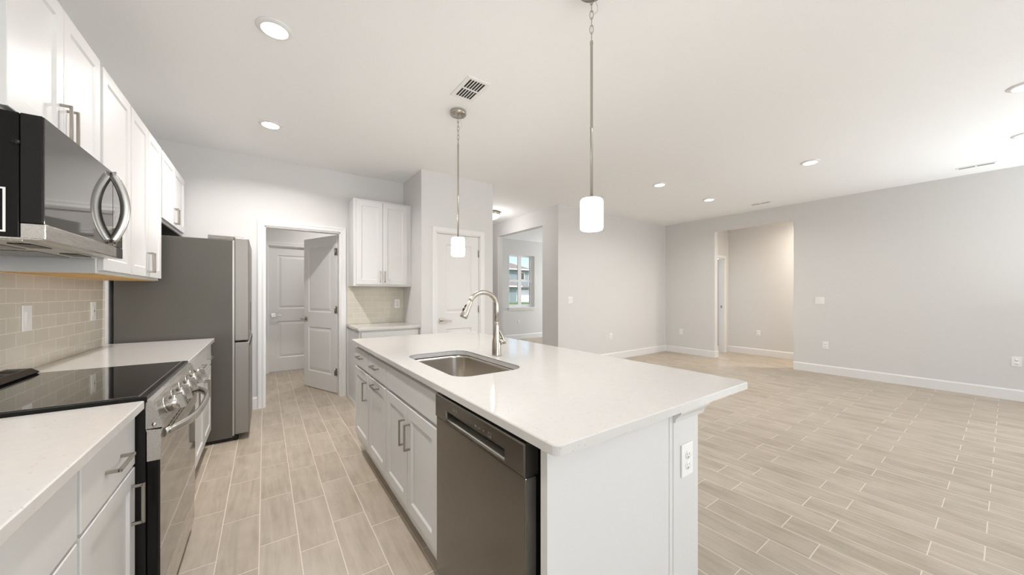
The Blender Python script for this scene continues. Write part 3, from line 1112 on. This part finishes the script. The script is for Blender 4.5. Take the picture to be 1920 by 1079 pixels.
outlet('white outlet on the hall wall inside the opening', (8.45, 3.02, .464), N90)
outlet('white outlet under the front room window', (5.905, 8.04, .488), 0)

# ------------------------------------------------------------------ pendants
def pendant(label, loc):
    """hangs from the ceiling at loc; local z 0 = ceiling"""
    t = thing('pendant_lamp', label, 'lamp', loc, 0, 'opal glass pendants over the island')
    MB().lathe([(.067, 0), (.068, -.003), (.068, -.026), (.062, -.032), (.0, -.033)], (0, 0, 0), 36).build('canopy', M['nickel'], t)
    c = MB().tube([(0, .010 * math.cos(a), -.045 + .010 * math.sin(a)) for a in [2 * math.pi * k / 14 for k in range(14)]], .0018, 8, closed=True)
    c.lathe([(.008, -.030), (.008, -.038), (.005, -.042)], (0, 0, 0), 14)
    for s in (-1, 1):
        c.lathe([(.005, -.031), (.005, -.037), (.003, -.039)], (s * .04, 0, 0), 10)
    n = 6
    step = .036
    for i in range(n):
        zc = -.072 - i * step
        pts = []
        for k in range(20):
            a = 2 * math.pi * k / 20
            w_ = .0088 * math.cos(a)
            z = zc + .0225 * math.sin(a)
            pts.append((w_ * .75, w_ * .6, z) if i % 2 else (w_ * .6, -w_ * .75, z))
        c.tube(pts, .0019, 8, closed=True)
    c.build('chain', M['nickel'], t)
    wire = [(.003, .002, -.034), (.012, -.008, -.06), (.024, -.016, -.10), (.024, -.017, -.125), (.012, -.008, -.138), (.004, .0, -.15), (.003, .002, -.2), (0, 0, -.27)]
    MB().tube(wire, .0012, 6).build('wire', M['steel'], t)
    rd = MB().lathe([(.004, -.272), (.0075, -.276), (.0085, -.290), (.0068, -.296), (.0068, -.70), (.0078, -.702), (.0078, -.712), (.0068, -.714), (.0068, -1.05), (.018, -1.055), (.020, -1.066), (.0, -1.067)], (0, 0, 0), 16)
    rd.build('rod', M['nickel'], t)
    sh = MB().lathe([(.020, -1.062), (.048, -1.063), (.0535, -1.068), (.0555, -1.078), (.0555, -1.205), (.053, -1.214), (.046, -1.218), (.0, -1.2185)], (0, 0, 0), 36)
    sh.build('lamp_shade', M['opal'], t)
    return t


pendant('opal glass pendant nearer the pantry with its canopy in view', (1.331, 2.672, CE))
pendant('opal glass pendant nearer the camera above the island', (1.331, 1.198, CE))

# ------------------------------------------------------------------ recessed ceiling lights
def downlight(label, x, y, power=2.5, color=LAMP, spread=160):
    t = thing('recessed_light', label, 'light', (x, y, CE), 0, 'round white ceiling downlights')
    MB().lathe([(.092, 0), (.092, -.003), (.086, -.007), (.070, -.013), (.066, -.013)], (0, 0, 0), 40, cap=False).build('trim_ring', M['trim'], t)
    MB().lathe([(.066, -.0125), (.064, -.0145), (.0, -.015)], (0, 0, 0), 40).build('lens', M['lens'], t)
    d = bpy.data.lights.new('downlight', 'AREA')
    d.shape = 'DISK'
    d.size = .13
    d.energy = power
    d.color = color
    d.spread = R(spread)
    o = bpy.data.objects.new('downlight', d)
    COL.objects.link(o)
    o.location = (x, y, CE - .018)
    return t


downlight('round ceiling downlight over the aisle, nearest the camera', .048, 2.448, 8, spread=140)
downlight('round ceiling downlight over the aisle, nearer the laundry door', .044, 3.847, 26, spread=152)
downlight('round living room downlight left of the pair nearest the corner', 4.524, 2.819, 14)
downlight('round living room downlight nearest the living room corner', 5.893, 2.802, 14)
downlight('single round downlight in the middle of the living room ceiling', 5.185, 1.331)
downlight('upper round downlight cut by the right edge of the view', 4.576, -.077)
downlight('lower round downlight cut by the right edge of the view', 5.984, -.101)
# unseen ceiling lights: inferred kitchen and hall lamps, added laundry and front-room fills
def unseen_light(x, y, power, color=LAMP, size=.3, spread=160):
    d = bpy.data.lights.new('unseen_light', 'AREA')
    d.shape = 'DISK'
    d.size = size
    d.energy = power
    d.color = color
    d.spread = R(spread)
    o = bpy.data.objects.new('unseen_light', d)
    COL.objects.link(o)
    o.location = (x, y, CE - .03)

unseen_light(.05, 1.05, 8, size=.13, spread=120)
unseen_light(7.95, 1.75, 30, (1, .88, .76), .13)
unseen_light(.9, 6.2, 12.5, size=.13)  # added fill lifting the otherwise unlit laundry
unseen_light(8.2, 6.9, 22, (.95, .97, 1.0), .3)  # added fill for the front-room window wall and reveal

# flush dome lamp in the entry hall
t = thing('flush_dome_lamp', 'lit white dome lamp on the ceiling past the pantry corner', 'lamp', (3.47, 5.60, CE))
MB().lathe([(.165, 0), (.168, -.02), (.172, -.05), (.165, -.056)], (0, 0, 0), 36).build('rim', M['nickel'], t)
MB().lathe([(.165, -.056), (.155, -.085), (.12, -.115), (.06, -.135), (.0, -.14)], (0, 0, 0), 36).build('lamp_shade', M['dome'], t)
ld = bpy.data.lights.new('dome_light', 'POINT'); ld.energy = 11; ld.color = LAMP; ld.shadow_soft_size = .15; ld.specular_factor = .15
lo = bpy.data.objects.new('dome_light', ld); COL.objects.link(lo); lo.location = (3.47, 5.60, CE - .33)

# ------------------------------------------------------------------ ceiling vents
def vent(label, x0, x1, y0, y1, nx, frame, split_y=True):
    t = thing('ceiling_vent', label, 'vent', ((x0 + x1) / 2, (y0 + y1) / 2, CE), 0, 'white ceiling air vents')
    w, l = (x1 - x0) / 2, (y1 - y0) / 2
    MB().box(-w + frame * .8, w - frame * .8, -l + frame * .8, l - frame * .8, -.0025 if nx > 3 else -.0068, -.0003).build('opening', M['dark'], t)
    f = MB()
    f.box(-w, -w + frame, -l, l, -.008, -.0002, .002).box(w - frame, w, -l, l, -.008, -.0002, .002)
    f.box(-w + frame - .002, w - frame + .002, -l, -l + frame, -.008, -.0002, .002).box(-w + frame - .002, w - frame + .002, l - frame, l, -.008, -.0002, .002)
    f.box(-w + frame - .002, w - frame + .002, -.007, .007, -.008, -.0002, .001)
    f.build('frame', M['plate'], t)
    pitch = (2 * w - 2 * frame) / nx
    s = MB()
    for k in range(nx + 1):
        x = -w + frame + k * pitch
        if nx > 3:
            s.prism([(x - .004, -.0075), (x + .003, -.0075), (x + .006, -.002), (x - .001, -.002)], 'y', -l + frame, l - frame)
        elif 0 < k < nx:
            s.box(x - .002, x + .002, -l + frame, l - frame, -.0076, -.0066)
    s.build('slat', M['plate'], t)


vent('square white ceiling vent beside the farther pendant', 1.165, 1.352, 2.180, 2.474, 6, .028)
vent('narrow white ceiling vent at upper right near the side wall', 6.905, 6.995, .075, .372, 3, .02)
vent('narrow white ceiling vent above the hall opening', 6.82, 6.91, 2.275, 2.57, 3, .02)

# ------------------------------------------------------------------ outdoors
struct('ground', MB().box(-60, 120, 8.4, 160, -.3, -.15), M['grass'], 'green lawn outside the front window', 'ground')
struct('trim_driveway', MB().box(34.6, 41, 38, 49.9, -.15, -.11), M['concrete'], 'pale concrete driveway of the house opposite', 'driveway')
t = thing('house', 'blue grey two-storey house with brown roof seen through the window', 'house', (30, 50, -.15))
MB().box(-8, 9.1, 0, 9, 0, 5.8).build('wall', M['siding'], t)
r = MB()
a = [(-8.7, -.6, 5.75), (9.7, -.6, 5.75), (9.7, 9.6, 5.75), (-8.7, 9.6, 5.75)]
b = [(-5, 4.2, 7.55), (6.2, 4.2, 7.55), (6.2, 4.8, 7.55), (-5, 4.8, 7.55)]
for k in range(4):
    j = (k + 1) % 4
    r.quad([a[k], a[j], b[j], b[k]])
r.quad(b); r.quad(a[::-1])
r.build('roof', M['shingle'], t)
MB().box(-8.75, 9.75, -.65, -.55, 5.6, 5.82).box(9.65, 9.75, -.65, 9.6, 5.6, 5.82).build('fascia', M['exwhite'], t)
MB().box(8.9, 9.12, -.05, .1, 0, 5.7).build('corner_board', M['exwhite'], t)
MB().box(-8, 3.4, -4, 0, 0, 2.75).build('garage_wall', M['siding'], t)
r = MB()
r.prism([(-4.6, 2.65), (0, 3.7), (0, 2.65)], 'x', -8.6, 4.0)
r.build('garage_roof', M['shingle'], t)
MB().box(-8.6, 4.05, -4.7, -4.6, 2.5, 2.75).build('garage_fascia', M['exwhite'], t)
MB().box(-4, 1.9, -4.06, -4.0, 0, 2.2).build('garage_door', M['exwhite'], t)
MB().box(4.6, 9.0, -.08, 0, 0, 2.1).build('porch_panel', M['exwhite'], t)
MB().box(3.0, 9.6, -1.2, 0, 2.55, 2.75).build('porch_roof', M['shingle'], t)
w_ = MB().box(6.7, 8.0, -.08, .02, 3.9, 5.2).build('window', M['exwhite'], t)
MB().box(6.85, 7.85, -.10, -.08, 4.0, 5.1).build('pane', M['bglass'], w_)
